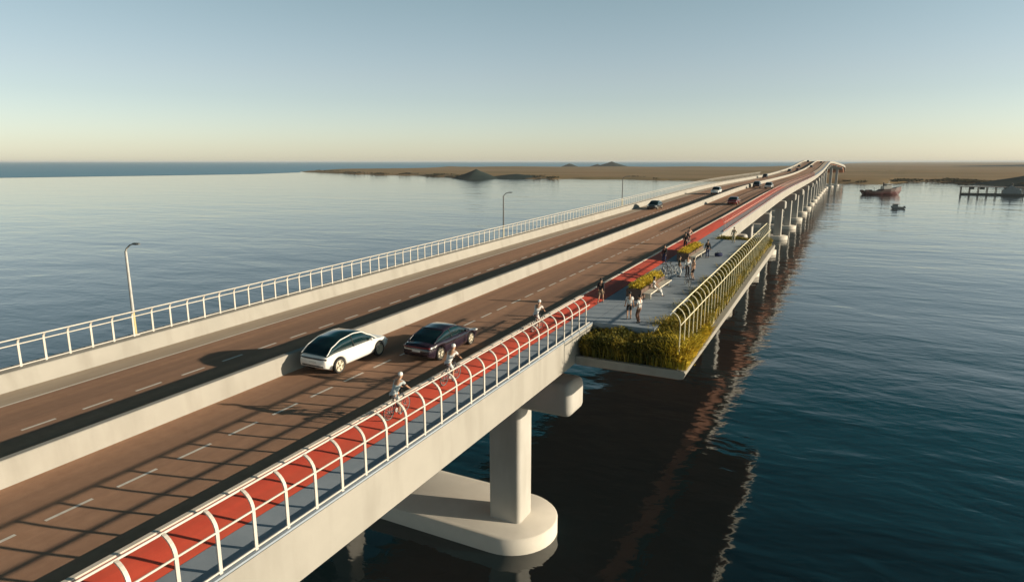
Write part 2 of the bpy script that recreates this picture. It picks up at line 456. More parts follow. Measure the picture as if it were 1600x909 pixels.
def shore_scrub():
    v = []; f = []
    for i in range(7000):
        az = random.uniform(-44, 14)
        d = near_shore(az) * random.uniform(1.012, 1.12)
        x, y = d * math.sin(math.radians(az)), d * math.cos(math.radians(az))
        if fbm(x / 70, y / 70, 21) < 0.56: continue
        r = random.uniform(1.2, 3.2); k = len(v)
        for q in range(4):
            a = random.uniform(0, 6.28); e = random.uniform(-.5, .9)
            c = Vector((x + random.uniform(-r, r), y + random.uniform(-r, r), 1.5 + random.uniform(0, 1.6)))
            u = Vector((math.cos(a), math.sin(a), e)) * r * .6; w = Vector((-math.sin(a), math.cos(a), random.uniform(-.3, .3))) * r * .6
            k = len(v); v += [c - u, c + w, c + u, c - w]; f.append((k, k + 1, k + 2, k + 3))
    o = part('shore_scrub', v, f, M['scrub'], fix=False)
    tag(o, 'dark low scrub scattered along the far shoreline', 'shrubs', kind='stuff')
shore_scrub()

# ------------------------------------------------------------------ the bridge
YN, YF = -30.0, 860.0
bridge = empty('bridge', (-23.5, 0, 0), 0, 'long pale concrete road bridge rising across the bay on paired-column piers', 'bridge')
INV = Matrix.Translation((23.5, 0, 0))
def adopt(o, p, inv=INV):
    o.parent = p; o.matrix_parent_inverse = inv; return o
adopt(sweep('deck', [(-13.1, -0.03), (-13.1, -1.73), (-13.5, -1.78), (-33.7, -1.78), (-34.1, -1.73), (-34.1, -0.03)], YN, YF, M['concrete']), bridge)
adopt(sweep('box_girder', [(-14.0, -1.782), (-15.2, -2.55), (-32.0, -2.55), (-33.2, -1.782)], YN, YF, M['soffit']), bridge)
def block(x0, x1, hw, z0, z1, y, rad, bev=0.1, n=5):
    """rounded-corner block: plan x0..x1 by +-hw"""
    def ring(z, ins):
        r = []
        for cx, cy, a0 in ((x1 - rad, hw - rad, 0), (x0 + rad, hw - rad, 90), (x0 + rad, -hw + rad, 180), (x1 - rad, -hw + rad, 270)):
            for k in range(n + 1):
                a = math.radians(a0 + 90 * k / n); r.append((cx + (rad - ins) * math.cos(a), y + cy + (rad - ins) * math.sin(a), z))
        return r
    rs = [ring(z0 + bev * (1 - math.cos(math.radians(b))), bev * (1 - math.sin(math.radians(b)))) for b in (0, 30, 60, 90)]
    rs += [ring(z1 - bev * (1 - math.cos(math.radians(b))), bev * (1 - math.sin(math.radians(b)))) for b in (90, 60, 30, 0)]
    return MB().loft(rs)
def stadium(x0, x1, hw, z0, z1, y, n=12, bev=0.12):
    """plan: straight sides, round ends; from x0 to x1, half width hw, softened top edge"""
    def ring(z, ins):
        r = []
        for k in range(n + 1):
            a = -PI / 2 + PI * k / n; r.append((x1 - hw + (hw - ins) * math.cos(a), y + (hw - ins) * math.sin(a), z))
        for k in range(n + 1):
            a = PI / 2 + PI * k / n; r.append((x0 + hw + (hw - ins) * math.cos(a), y + (hw - ins) * math.sin(a), z))
        return r
    return MB().loft([ring(z0, bev), ring(z0 + bev, 0), ring(z1 - bev, 0), ring(z1, bev)])
for k in range(0, 20):
    if k == 1: continue          # the lookout spans this bay
    y = 33.0 + 35.0 * k
    X = ox(y); top = dz(y) - 2.552
    p = link_mesh('pier', None) if False else bpy.data.objects.new('pier', None)
    COL.objects.link(p); p.location = (-23.5 + X, y, 0); adopt(p, bridge)
    inv = Matrix.Translation((23.5 - X, -y, 0))
    # crosshead, deeper over the columns, round ends
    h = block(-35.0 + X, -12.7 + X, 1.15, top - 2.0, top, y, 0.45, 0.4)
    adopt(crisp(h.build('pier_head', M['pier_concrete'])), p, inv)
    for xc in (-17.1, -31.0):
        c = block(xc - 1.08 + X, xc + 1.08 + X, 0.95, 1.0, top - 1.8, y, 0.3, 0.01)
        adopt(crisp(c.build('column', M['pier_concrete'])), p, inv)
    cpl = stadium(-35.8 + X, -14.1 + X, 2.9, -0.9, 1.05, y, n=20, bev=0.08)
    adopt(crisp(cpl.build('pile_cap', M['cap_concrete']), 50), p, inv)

# carriageways, paths, markings
tag(strip('road', -23.22, -16.29, 0.0, YN, YF, M['asphalt']), kind='structure')
tag(strip('road', -31.14, -23.72, 0.0, YN, YF, M['asphalt']), kind='structure')
tag(strip('road_shoulder', -32.85, -31.14, 0.002, YN, YF, M['shoulder']), kind='structure')
RED_IN = 0.22
def redh(X): return 0.05 + (RED_IN - 0.05) * (-14.46 - X) / (16.05 - 14.46)      # the red path rises towards the road; tilt added so low sun brightens it
tag(sweep('cycle_path', [(-16.05, RED_IN), (-15.6, redh(-15.6) + .03), (-15.0, redh(-15.0) + .025), (-14.46, 0.05)], YN, 190, M['red'], closed=False, smooth=True), kind='structure')
tag(sweep('footpath', [(-16.05, RED_IN), (-14.46, 0.046)], 190, YF, M['shoulder'], closed=False), kind='structure')
tag(sweep('footpath', [(-14.46, -0.02), (-14.46, 0.042), (-13.12, 0.042), (-13.12, -0.02)], YN, YF, M['grey']), kind='structure')
tag(sweep('kerb', [(-16.30, -0.02), (-16.28, 0.22), (-16.25, 0.25), (-16.09, 0.25), (-16.05, 0.22), (-16.05, -0.02)], YN, YF, M['kerb']), kind='structure')

mk = MB()
def dash(X, y0, y1, w=0.11):
    n = 3
    ys = [y0 + (y1 - y0) * i / n for i in range(n + 1)]
    mk.loft([[DP(X - w / 2, y, 0.006), DP(X + w / 2, y, 0.006)] for y in ys], cap=False, closed=False)
y = 10.25 - 2.13 * 16
while y < 560:
    dash(-19.97, y - 1.36, y, 0.135); y += 2.13
y = 14.3 - 2.3 * 16
while y < 560:
    dash(-27.66, y, y + 1.25, 0.15); y += 2.3
for (X, w) in ((-31.08, 0.14), (-23.42 + .32, 0.0)):
    if w:
        mk.loft([[DP(X - w / 2, yy, 0.006), DP(X + w / 2, yy, 0.006)] for yy in stations(YN, YF)], cap=False, closed=False)
mo = part('road_markings', mk.v, mk.f, M['paint'], fix=False)
tag(mo, kind='structure')

tag(sweep('concrete_barrier', [(-23.20, 0.0), (-23.24, 0.12), (-23.31, 0.84), (-23.34, 0.87), (-23.60, 0.87), (-23.63, 0.84), (-23.74, 0.12), (-23.76, 0.0)],
          YN, YF, M['concrete']), 'cream concrete median barrier dividing the two carriageways', 'barrier')
tag(sweep('concrete_parapet', [(-32.80, 0.0), (-32.84, 0.10), (-32.98, 0.78), (-33.02, 0.82), (-33.98, 0.82), (-34.09, 0.78), (-34.1, -0.03), (-33.0, -0.03)],
          YN, YF, M['concrete']), 'cream concrete parapet below the railing at the far left edge', 'parapet')

# ------------------------------------------------------------------ railings
def post_mesh(name, h_bend, reach, h_top, side, m, w=0.075, t=0.045):
    """upright plate that bows inwards above the middle rail"""
    pts = [(0, 0.0), (0, h_bend * 0.55), (0, h_bend)]
    for k in range(1, 7):
        a = (PI / 2) * k / 6 * 0.86
        pts.append((side * reach * (1 - math.cos(a)) / (1 - math.cos(PI / 2 * .86)), h_bend + (h_top - h_bend) * math.sin(a) / math.sin(PI / 2 * .86)))
    rings = []
    for i, (x, z) in enumerate(pts):
        a = pts[max(i - 1, 0)]; b = pts[min(i + 1, len(pts) - 1)]
        d = Vector((b[0] - a[0], 0, b[1] - a[1])).normalized(); n = Vector((d.z, 0, -d.x)) * t / 2
        c = Vector((x, 0, z)); q = Vector((0, w / 2, 0))
        rings.append([c - n - q, c + n - q, c + n + q, c - n + q])
    me_o = MB().loft(rings)
    me = bpy.data.meshes.new(name); me.from_pydata(me_o.v, [], me_o.f)
    bm = bmesh.new(); bm.from_mesh(me); bmesh.ops.recalc_face_normals(bm, faces=bm.faces); bm.to_mesh(me); bm.free()
    me.materials.append(m); return me
def railing(label, cat, X, h0, h_bend, reach, h_top, side, y0, y1, step, m, ends=False, limit=None, rr=0.032, w=0.075, group=None):
    L = limit or y1
    root = empty('railing', DP(X, y0, 0), 0, label, cat, group)
    inv = Matrix.Translation(-DP(X, y0, 0))
    adopt(bar('base_rail', X, h0 + 0.07, rr, y0, L, m, None), root, inv)
    adopt(bar('middle_rail', X, h0 + h_bend, rr, y0, L, m, None), root, inv)
    adopt(bar('handrail', X + side * reach, h0 + h_top, rr * 1.15, y0, L, m, None), root, inv)
    me = post_mesh('post', h_bend, reach, h_top, side, m, w)
    n = 0; y = y0 + 0.02; extra = MB()
    while y <= L:
        if n < 100:
            o = bpy.data.objects.new('post', me); COL.objects.link(o); o.parent = root
            o.location = DP(X, y, h0) - DP(X, y0, 0)
        else:
            p = DP(X, y, h0)
            extra.add([Vector(v.co) + p for v in me.vertices], [tuple(pp.vertices) for pp in me.polygons])
        n += 1; y += step
    if extra.v:
        o = extra.build('post', m); adopt(o, root, inv); o['kind'] = 'stuff'
    return root
# heights are above the deck; the walkway railing stops where the lookout opens
railing('white railing with curved posts along the footpath, in front of the lookout', 'railing', -13.22, 0.042, 1.16, 0.42, 1.66, -1, -8.5, 36.0, 1.125, M['rail'], w=0.095)
railing('pale pinkish railing on the footpath beyond the lookout, running to the crest', 'railing', -13.22, 0.042, 1.16, 0.42, 1.66, -1, 84.0, 330.0, 1.125, M['rail_red'], w=0.06)
railing('white railing on top of the parapet at the far left edge', 'railing', -33.45, 0.82, 1.08, 0.30, 1.42, 1, 4.0, 300.0, 1.09, M['rail'], w=0.095)

# ------------------------------------------------------------------ lookout platform
PY0, PY1 = 33.4, 80.5
look = empty('lookout_platform', DP(-13.1, PY0, 0), 0, 'pale concrete lookout deck jutting out over the water from the footpath', 'lookout')
linv = Matrix.Translation(-DP(-13.1, PY0, 0))
ysl = stations(PY0, PY1)
def BED(y): return -1.46 + 0.54 * min(1, max(0, (y - PY0) / 40.0))        # the planted ledge, lower at the near end
sl_ = MB(); sl_.loft([[DP(X, yy, h) for X, h in ((-13.098, BED(yy)), (-13.098, -1.72), (-12.2, -1.73), (-7.0, -1.73), (-6.86, -1.68), (-6.72, BED(yy) + .08),
                      (-6.78, BED(yy) + .13), (-7.15, BED(yy) + .13), (-7.2, BED(yy)))] for yy in ysl])
adopt(sl_.build('slab', M['concrete']), look, linv)
up = MB(); up.loft([[DP(X, yy, h) for X, h in ((-13.0, -1.725), (-7.1, -1.735), (-7.1, -1.78), (-13.0, -1.78))] for yy in stations(PY0 + .1, PY1 - .1)])
adopt(up.build('soffit', M['soffit']), look, linv)  # thin sheet added below the slab to redden its reflection in the water
fl = MB()
ysf = stations(36.4, 77.2)
fl.loft([[DP(X, yy, h) for X, h in ((-13.098, 0.046), (-9.3, 0.046), (-9.3, -1.45), (-13.098, -1.45))] for yy in ysf])
adopt(fl.build('floor', M['grey']), look, linv)
for a, b, c, d in ((-13.09, -6.8, PY0 + 0.02, PY0 + 0.26), (-13.09, -6.8, PY1 - 0.26, PY1 - 0.02)):
    ke = MB()
    ke.loft([[DP(a, yy, BED(c) - .01), DP(b, yy, BED(c) - .01), DP(b, yy, BED(c) + .2), DP(a, yy, BED(c) + .2)] for yy in (c, d)])
    adopt(ke.build('edge_kerb', M['concrete']), look, linv)
so = MB()
so.loft([[DP(X, yy, h) for X, h in ((-13.0, BED(yy) + .1), (-7.21, BED(yy) + .1), (-7.21, BED(yy) + .002), (-13.0, BED(yy) + .002))] for yy in (33.7, 36.38)])
so.loft([[DP(X, yy, h) for X, h in ((-9.28, BED(yy) + .1), (-7.21, BED(yy) + .1), (-7.21, BED(yy) + .002), (-9.28, BED(yy) + .002))] for yy in ysf])
so.loft([[DP(X, yy, h) for X, h in ((-13.0, BED(yy) + .1), (-7.21, BED(yy) + .1), (-7.21, BED(yy) + .002), (-13.0, BED(yy) + .002))] for yy in (77.22, 80.2)])
adopt(so.build('planting_bed', M['soil']), look, linv)
railing('cream railing with curved posts along the outer edge of the lookout', 'railing', -7.18, -1.28, 2.50, 0.48, 3.20, -1, 33.55, 78.6, 1.15, M['rail_cream'], w=0.06, rr=0.034)

def grass_bed(name, label, spots, blades, h0, h1, m, lean=0.35, wid=0.03, leafy=22):
    v = []; f = []
    for (X, y, h, sc, n) in spots:
        base = DP(X, y, h)
        for i in range(n):
            a = random.uniform(0, 2 * PI); r = random.uniform(0, 0.16) * sc
            p = base + Vector((r * math.cos(a), r * math.sin(a), 0))
            H_ = random.uniform(h0, h1) * sc; ln = random.uniform(0.1, 1.0) * lean * H_ * 1.6
            d = Vector((math.cos(a), math.sin(a), 0)); s = Vector((-math.sin(a), math.cos(a), 0)) * wid * random.uniform(.7, 1.5)
            p1 = p + Vector((0, 0, H_ * 0.6)) + d * ln * 0.3
            p2 = p + Vector((0, 0, H_ * random.uniform(0.75, 1.0))) + d * ln
            k = len(v)
            v += [p - s * .7, p + s * .7, p1 + s, p1 - s, p2]
            f += [(k, k + 1, k + 2, k + 3), (k + 3, k + 2, k + 4)]
        for i in range(leafy):
            a = random.uniform(0, 2 * PI); r = random.uniform(0, 0.34) * sc
            c = base + Vector((r * math.cos(a), r * math.sin(a), (h1 * sc * .92) * math.sqrt(random.random()) * (1 - .5 * r)))
            sz = random.uniform(.045, .10)
            u = Vector((random.uniform(-1, 1), random.uniform(-1, 1), random.uniform(-.5, .8))).normalized() * sz
            w = u.cross(Vector((random.uniform(-1, 1), random.uniform(-1, 1), 1))).normalized() * sz * .5
            k = len(v); v += [c - u, c + w, c + u, c - w]; f.append((k, k + 1, k + 2, k + 3))
    o = part(name, v, f, m, fix=False)
    return tag(o, label, 'ornamental grass', kind='stuff')
def bed_spots(X0, X1, y0, y1, n, mass):
    out = []
    for i in range(int(n * 1.1)):
        X = random.uniform(X0, X1); y = random.uniform(y0, y1)
        sc = 0.45 + 1.0 * fbm(X * .9 + 31, y * .9, 9)
        out.append((X, y, BED(y) + .08, sc * (1.0 - .9 * (BED(y) + .92)), mass))
    return out
near_b = [s for s in bed_spots(-12.95, -7.2, 33.75, 36.75, 520, 14)]
grass_bed('ornamental_grass', 'olive green grasses filling the bed at the near end of the lookout', near_b, 0, 0.5, 0.95, M['grass'], lean=.6, leafy=60)
outer = bed_spots(-9.3, -7.3, 36.3, 77.3, 1500, 14) + bed_spots(-9.7, -9.1, 36.3, 40, 60, 16)
grass_bed('ornamental_grass', 'olive and yellow grasses in the long bed behind the cream railing', outer, 0, 0.7, 1.25, M['grass'])
far_b = bed_spots(-12.9, -7.2, 77.0, 80.1, 420, 16)
grass_bed('ornamental_grass', 'yellowish grasses across the far end bed of the lookout', far_b, 0, 0.6, 1.2, M['grass'])
corner = [(random.uniform(-7.15, -6.85), random.uniform(33.5, 41), -1.2, random.uniform(.5, .95), 22) for i in range(90)] + \
         [(random.uniform(-8.2, -6.9), random.uniform(33.6, 36.2), -1.2, random.uniform(1.0, 1.5), 26) for i in range(60)]
grass_bed('ornamental_grass', 'sunlit yellow grasses spilling past the railing at the outer near corner', corner, 0, 0.6, 1.2, M['yellow_leaf'], lean=0.6)

# planter benches with yellow shrubs
def planter(y0, y1, xc, label, slabel):
    yc = (y0 + y1) / 2; L = y1 - y0
    r = empty('planter_bench', DP(xc, yc, 0.046), 0, label, 'planter bench', 'planter benches on the lookout')
    MB().box((0, 0, 0.36), (1.1, L, 0.72), 0.03).build('planter_box', M['wood'], r)
    MB().box((0, 0, 0.70), (0.9, L - 0.2, 0.08)).build('soil', M['soil'], r)
    MB().box((0.86, 0, 0.43), (0.58, L - 0.5, 0.08), 0.02).build('seat', M['bench'], r)
    for t in (-1, 0, 1):
        MB().box((0.84, t * (L / 2 - 0.7), 0.195), (0.42, 0.12, 0.39), 0.01).build('leg', M['bench'], r)
    v = []; f = []
    for i in range(2600):
        a = random.uniform(0, 2 * PI); q = math.sqrt(random.random())
        X = 0.56 * q * math.cos(a) * (1 + .15 * math.sin(i)); yy = random.uniform(-L / 2 + .1, L / 2 - .1)
        top = 0.32 + 0.38 * fbm(yy * 1.3 + 50, xc, 4)
        z = 0.72 + top * random.uniform(0.0, 1.0) * (1 - 0.6 * q * q)
        c = Vector((X, yy, z)); s = random.uniform(.05, .1)
        u = Vector((random.uniform(-1, 1), random.uniform(-1, 1), random.uniform(-.6, .6))).normalized() * s
        w = u.cross(Vector((random.uniform(-1, 1), random.uniform(-1, 1), 1))).normalized() * s * .5
        k = len(v); v += [c - u, c + w, c + u, c - w]; f.append((k, k + 1, k + 2, k + 3))
    o = part('shrub', v, f, M['yellow_leaf'], loc=DP(xc, yc, 0.046), fix=False)
    tag(o, slabel, 'shrub', 'yellow shrubs in the planters')
    return r
planter(43.0, 49.6, -12.55, 'dark timber planter with cream bench, the nearer of the two on the lookout', 'low yellow shrub mass in the nearer planter on the lookout')
planter(60.0, 66.8, -12.95, 'dark timber planter with cream bench, the farther of the two on the lookout', 'low yellow shrub mass in the farther planter on the lookout')

# ------------------------------------------------------------------ street lamps
def street_lamp(y, label, m):
    b = DP(-33.62, y, 0.82)
    r = empty('street_lamp', b, 0, label, 'street lamp', 'street lamps behind the left railing')
    MB().box((0, 0, 0.03), (0.32, 0.32, 0.06), 0.01).build('base_plate', m, r)
    MB().tube([(0, 0, 0.05), (0, 0, 1.3)], [0.085, 0.08], 10).build('pole_sleeve', M['yellow_band'], r)
    MB().tube([(0, 0, 1.3), (0, 0, 4.6)], [0.085, 0.065], 10).build('pole', m, r)
    MB().tube([(0, 0, 4.55), (0.08, 0, 4.72), (0.32, 0.05, 4.92), (0.62, 0.1, 5.02)], [0.05, 0.045, 0.04, 0.035], 8).build('arm', m, r)
    hd = MB(); hd.loft([[(x, 0.1 + sy * wv, 5.02 + sz * hv) for sy, sz in ((-1, -1), (1, -1), (1, .6), (.5, 1), (-.5, 1), (-1, .6))]
                        for x, wv, hv in ((0.55, .05, .03), (0.66, .11, .05), (0.96, .12, .05), (1.08, .06, .03))])
    hd.build('lamp_head', M['lamp_dark'], r)
street_lamp(20.55, 'grey street lamp nearest the camera, behind the left railing', M['galv'])
street_lamp(63.2, 'slim grey street lamp with bent arm, the middle one along the left edge', M['dark_galv'])
street_lamp(106.2, 'slim grey street lamp farthest along the left edge, near the dark car', M['dark_galv'])

# ------------------------------------------------------------------ cars
def lerp_tab(tab, x):
    if x <= tab[0][0]: return tab[0][1]
    for (a, b), (c, d) in zip(tab, tab[1:]):
        if x <= c:
            t = (x - a) / (c - a); t = t * t * (3 - 2 * t) * .5 + t * .5
            return b + (d - b) * t
    return tab[-1][1]
def car(loc, heading, paint, style, label, group=None, detail=True, lamp='taillight'):
    suv = style == 'suv'
    L, W = (4.7, 1.92) if suv else (4.75, 1.88)
    wr = 0.37 if suv else 0.34
    yr, yf = (-1.5, 1.5) if detail else (-1.42, 1.42)
    if suv:
        top = [(-2.35, .86), (-2.2, 1.0), (-1.6, 1.05), (0.7, 1.02), (1.2, 1.0), (1.9, .92), (2.2, .84), (2.35, .72)]
        roof = [(-2.22, 1.02), (-1.75, 1.36), (-1.1, 1.58), (-0.2, 1.66), (0.35, 1.6), (0.9, 1.3), (1.38, 1.0)]
        zlow = 0.30
    else:
        top = [(-2.37, .72), (-2.25, .92), (-1.7, .97), (-0.8, .94), (0.8, .90), (1.2, .88), (1.9, .78), (2.2, .70), (2.37, .58)]
        roof = [(-1.95, .95), (-1.4, 1.2), (-0.75, 1.38), (-0.1, 1.43), (0.4, 1.37), (0.95, 1.12), (1.45, .88)]
        zlow = 0.22
    r = empty('car', loc, heading, label, 'car', group)
    N = 64 if detail else 40
    rings = []
    for i in range(N + 1):
        y = -L / 2 + L * i / N; u = abs(2 * y / L)
        w = W / 2 * (1 - 0.16 * u ** 7 - 0.03 * u ** 2)
        zt = lerp_tab(top, y); zb = zlow + (0.14 * max(0, u - .86) / .14)
        ra = wr + 0.07
        for yw in (yr, yf):
            dd = abs(y - yw)
            if dd < ra: zb = max(zb, wr + math.sqrt(ra * ra - dd * dd))
        zb = min(zb, zt - 0.1); hh = zt - zb
        half = [(0, zb), (w * .93, zb), (w * .985, zb + .12 * hh), (w, zb + .45 * hh), (w * .985, zb + .72 * hh), (w * .95, zb + .92 * hh), (w * .86, zb + hh), (0, zb + hh + 0.02)]
        rings.append([(x, y, z) for x, z in half] + [(-x, y, z) for x, z in half[-2:0:-1]])
    MB().loft(rings).build('body', paint, r, smooth=True).data.polygons.foreach_set('use_smooth', [True] * (N * 14 + 2))
    MB().box((0, 0, zlow + .18), (W - .5, L - .5, .36), .05).build('underbody', M['under'], r)
    # glasshouse
    y0, y1 = roof[0][0], roof[-1][0]; G = 26 if detail else 16
    gr = []; rails = {1: [], -1: []}; rp = []
    zmax = max(z for _, z in roof)
    for i in range(G + 1):
        y = y0 + (y1 - y0) * i / G; zr = lerp_tab(roof, y); zb_ = lerp_tab(top, y) - .03
        zr = max(zr, zb_ + .02); t = min(1, (zr - zb_) / (zmax - zb_ + .001))
        wb = W / 2 * .885 * (1 - .12 * max(0, abs(2 * y / L) - .55)); wt = wb * (1 - .20 * t)
        half = [(wb, zb_), ((wb + wt) / 2 + .012 * t, zb_ + (zr - zb_) * .52), (wt, zr - .05 * t), (wt * .86, zr), (0, zr + .025 * t)]
        gr.append([(x, y, z) for x, z in half] + [(-x, y, z) for x, z in half[-2::-1]])
        for s in (1, -1): rails[s].append((s * wt, y, zr - .045 * t + .004))
        if zr > zmax - (.10 if suv else .085):
            rp.append([(wt * .97, y, zr - .03 * t + .012), (wt * .84, y, zr + .012), (0, y, zr + .037 * t), (-wt * .84, y, zr + .012), (-wt * .97, y, zr - .03 * t + .012)])
    gm = MB().loft(gr); go = gm.build('window', M['glass'], r, smooth=True)
    if not suv or not detail or paint is not M['white_paint']:
        if len(rp) > 1:
            lo = [[(x, y, z - .014) for x, y, z in q] for q in rp]
            rm = MB().loft([q + l_[::-1] for q, l_ in zip(rp, lo)]); rm.build('roof', paint, r, smooth=True)
    if detail:
        for s in (1, -1):
            MB().tube(rails[s], .028, 6).build('roof_rail', paint, r, smooth=True)
            mb_ = MB(); y = .80; wb = W / 2 * .9
            mb_.tube([(s * wb, y, lerp_tab(top, y) + .0), (s * (wb + .12), y - .02, lerp_tab(top, y) + .06)], .02, 6)
            mb_.ell((s * (wb + .17), y - .03, lerp_tab(top, y) + .10), (.11, .07, .08), 10, 6)
            mb_.build('wing_mirror', paint, r, smooth=True)
            # door pillar and handles
            yb = -.35; zr = lerp_tab(roof, yb); zb_ = lerp_tab(top, yb)
            wt = W / 2 * .885 * .80
            MB().tube([(s * (W / 2 * .885 + .004), yb, zb_ - .02), (s * (wt + .012), yb - .08, zr - .05)], .03, 6).build('door_pillar', M['under'], r)
            for yh in (-.75, .3):
                MB().box((s * (W / 2 * .985), yh, lerp_tab(top, yh) - .2), (.03, .2, .03), .008).build('door_handle', paint, r)
        zl = .86 if suv else .80
        MB().tube([(x, -L / 2 + .008 + .10 * (abs(x) / (W / 2)) ** 4 * 1.3, zl) for x in [W * .43 * k / 8 for k in range(-8, 9)]], .042, 6).build('tail_lamp', M[lamp], r, smooth=True)
        MB().box((0, -L / 2 + .012, zl - .18), (.48, .03, .12), .006).build('number_plate', M['plate'], r)
        MB().box((0, -L / 2 + .03, zlow + .20), (W * .72, .06, .12), .02).build('bumper_trim', M['under'], r)
        for s in (1, -1):
            MB().ell((s * W * .36, L / 2 - .12, .66), (.2, .14, .07), 10, 6).build('headlight', M['headlight'], r, smooth=True)
    else:
        for s in (1, -1):
            MB().ell((s * W * .36, L / 2 - .12, .66), (.2, .14, .08), 8, 6).build('headlight', M['headlight'], r, smooth=True)
            MB().ell((s * W * .36, -L / 2 + .10, .84), (.2, .10, .07), 8, 6).build('tail_lamp', M['taillight'], r, smooth=True)
    for s in (1, -1):
        for yw in (yr, yf):
            xo = s * (W / 2 - .13)
            wo = bpy.data.objects.new('wheel', None); COL.objects.link(wo); wo.parent = r; wo.location = (xo, yw, wr)
            n = 28 if detail else 14
            MB().lathe([(wr * .76, -.11), (wr * .93, -.115), (wr, -.085), (wr, .085), (wr * .93, .115), (wr * .76, .11)], n=n).build('tyre', M['tyre'], wo, smooth=True)
            rm = MB().lathe([(wr * .78, -.09), (wr * .78, .09), (wr * .70, s * .10), (wr * .66, 0)], n=n)
            rm.lathe([(.004, s * .06), (.075, s * .10), (.075, s * .03), (.004, s * .03)], n=10)
            for q in range(5):
                a = 2 * PI * q / 5 + .3
                rm.box((0, 0, 0), (.03, .10, wr * .72), mtx=Matrix.Translation((s * .075, math.cos(a) * wr * .38, math.sin(a) * wr * .38)) @ Matrix.Rotation(a - PI / 2, 4, 'X'))
            rm.lathe([(.01, s * .02), (wr * .7, s * .02), (wr * .7, s * .01), (.01, s * .01)], n=n)
            rm.build('rim', M['rim'], wo)
    return r
GR = 'cars driving over the bridge'
def car_at(X, y, away, *a, **k):
    c = car(DP(X, y, 0.004), 0 if away else PI, *a, **k)
    sl = (prof(y + 2) - prof(y - 2)) / 4
    c.rotation_euler = (math.atan(sl) * (1 if away else -1), 0, 0 if away else PI)
    return c
car_at(-21.85, 24.0, True, M['white_paint'], 'suv', 'white car with dark glass roof beside the median barrier', GR, lamp='slit')
car_at(-18.5, 27.75, True, M['black_paint'], 'sedan', 'plum black saloon car in the lane next to the white car', GR)
car_at(-29.6, 112.5, False, M['grey_paint'], 'sedan', 'dark grey oncoming car, nearest one on the left carriageway', GR, detail=False)
car_at(-26.2, 153.0, False, M['white_paint'], 'suv', 'white oncoming car on the left carriageway close to the median barrier', GR, detail=False)
car_at(-18.4, 126.5, True, M['maroon_paint'], 'sedan', 'maroon car alone in the right lane beyond the lookout', GR, detail=False)
car_at(-21.5, 187.5, True, M['black_paint'], 'suv', 'black car beside the median, level with a silver car', GR, detail=False)
car_at(-17.9, 182.0, True, M['silver_paint'], 'suv', 'silver car in the right lane, level with a black car', GR, detail=False)
car_at(-29.9, 286.0, False, M['black_paint'], 'suv', 'black oncoming car halfway up the left carriageway', GR, detail=False)
car_at(-28.6, 392.0, False, M['grey_paint'], 'suv', 'grey oncoming car on the rising left carriageway', GR, detail=False)
car_at(-26.0, 415.0, False, M['maroon_paint'], 'sedan', 'dark red oncoming car on the rising left carriageway beside the median', GR, detail=False)
car_at(-29.4, 482.0, False, M['black_paint'], 'sedan', 'small black oncoming car just below the crest', GR, detail=False)
car_at(-28.8, 575.0, False, M['grey_paint'], 'suv', 'tiny dark oncoming car at the top of the crest', GR, detail=False)
car_at(-21.3, 470.0, True, M['black_paint'], 'suv', 'dark car climbing near the crest beside the median', GR, detail=False)
car_at(-18.6, 556.0, True, M['grey_paint'], 'sedan', 'tiny car going over the crest in the right lane', GR, detail=False)

# ------------------------------------------------------------------ people and bicycles
def skin_part(name, joints, edges, m, parent, sub=1):
    names = list(joints)
    me = bpy.data.meshes.new(name)
    me.from_pydata([joints[n][0] for n in names], [(names.index(a), names.index(b)) for a, b in edges], [])
    o = link_mesh(name, me, parent)
    sk = o.modifiers.new('skin', 'SKIN'); sk.use_smooth_shade = True
    if not me.skin_vertices: pass
    for i, n in enumerate(names):
        d = me.skin_vertices[0].data[i]; rr = joints[n][1]
        d.radius = rr if isinstance(rr, tuple) else (rr, rr)
        d.use_root = (i == 0)
    ss = o.modifiers.new('sub', 'SUBSURF'); ss.levels = sub; ss.render_levels = sub
    me.materials.append(m)
    return o
def limb(a, b, bend, l1, l2):
    """two-bone joint position between a and b, bent towards 'bend'"""
    a, b = Vector(a), Vector(b); d = b - a; D = min(d.length, (l1 + l2) * .995); u = d.normalized()
    q = (l1 * l1 - l2 * l2 + D * D) / (2 * D); h = math.sqrt(max(0, l1 * l1 - q * q))
    n = Vector(bend); n = (n - u * n.dot(u)).normalized()
    return a + u * q + n * h
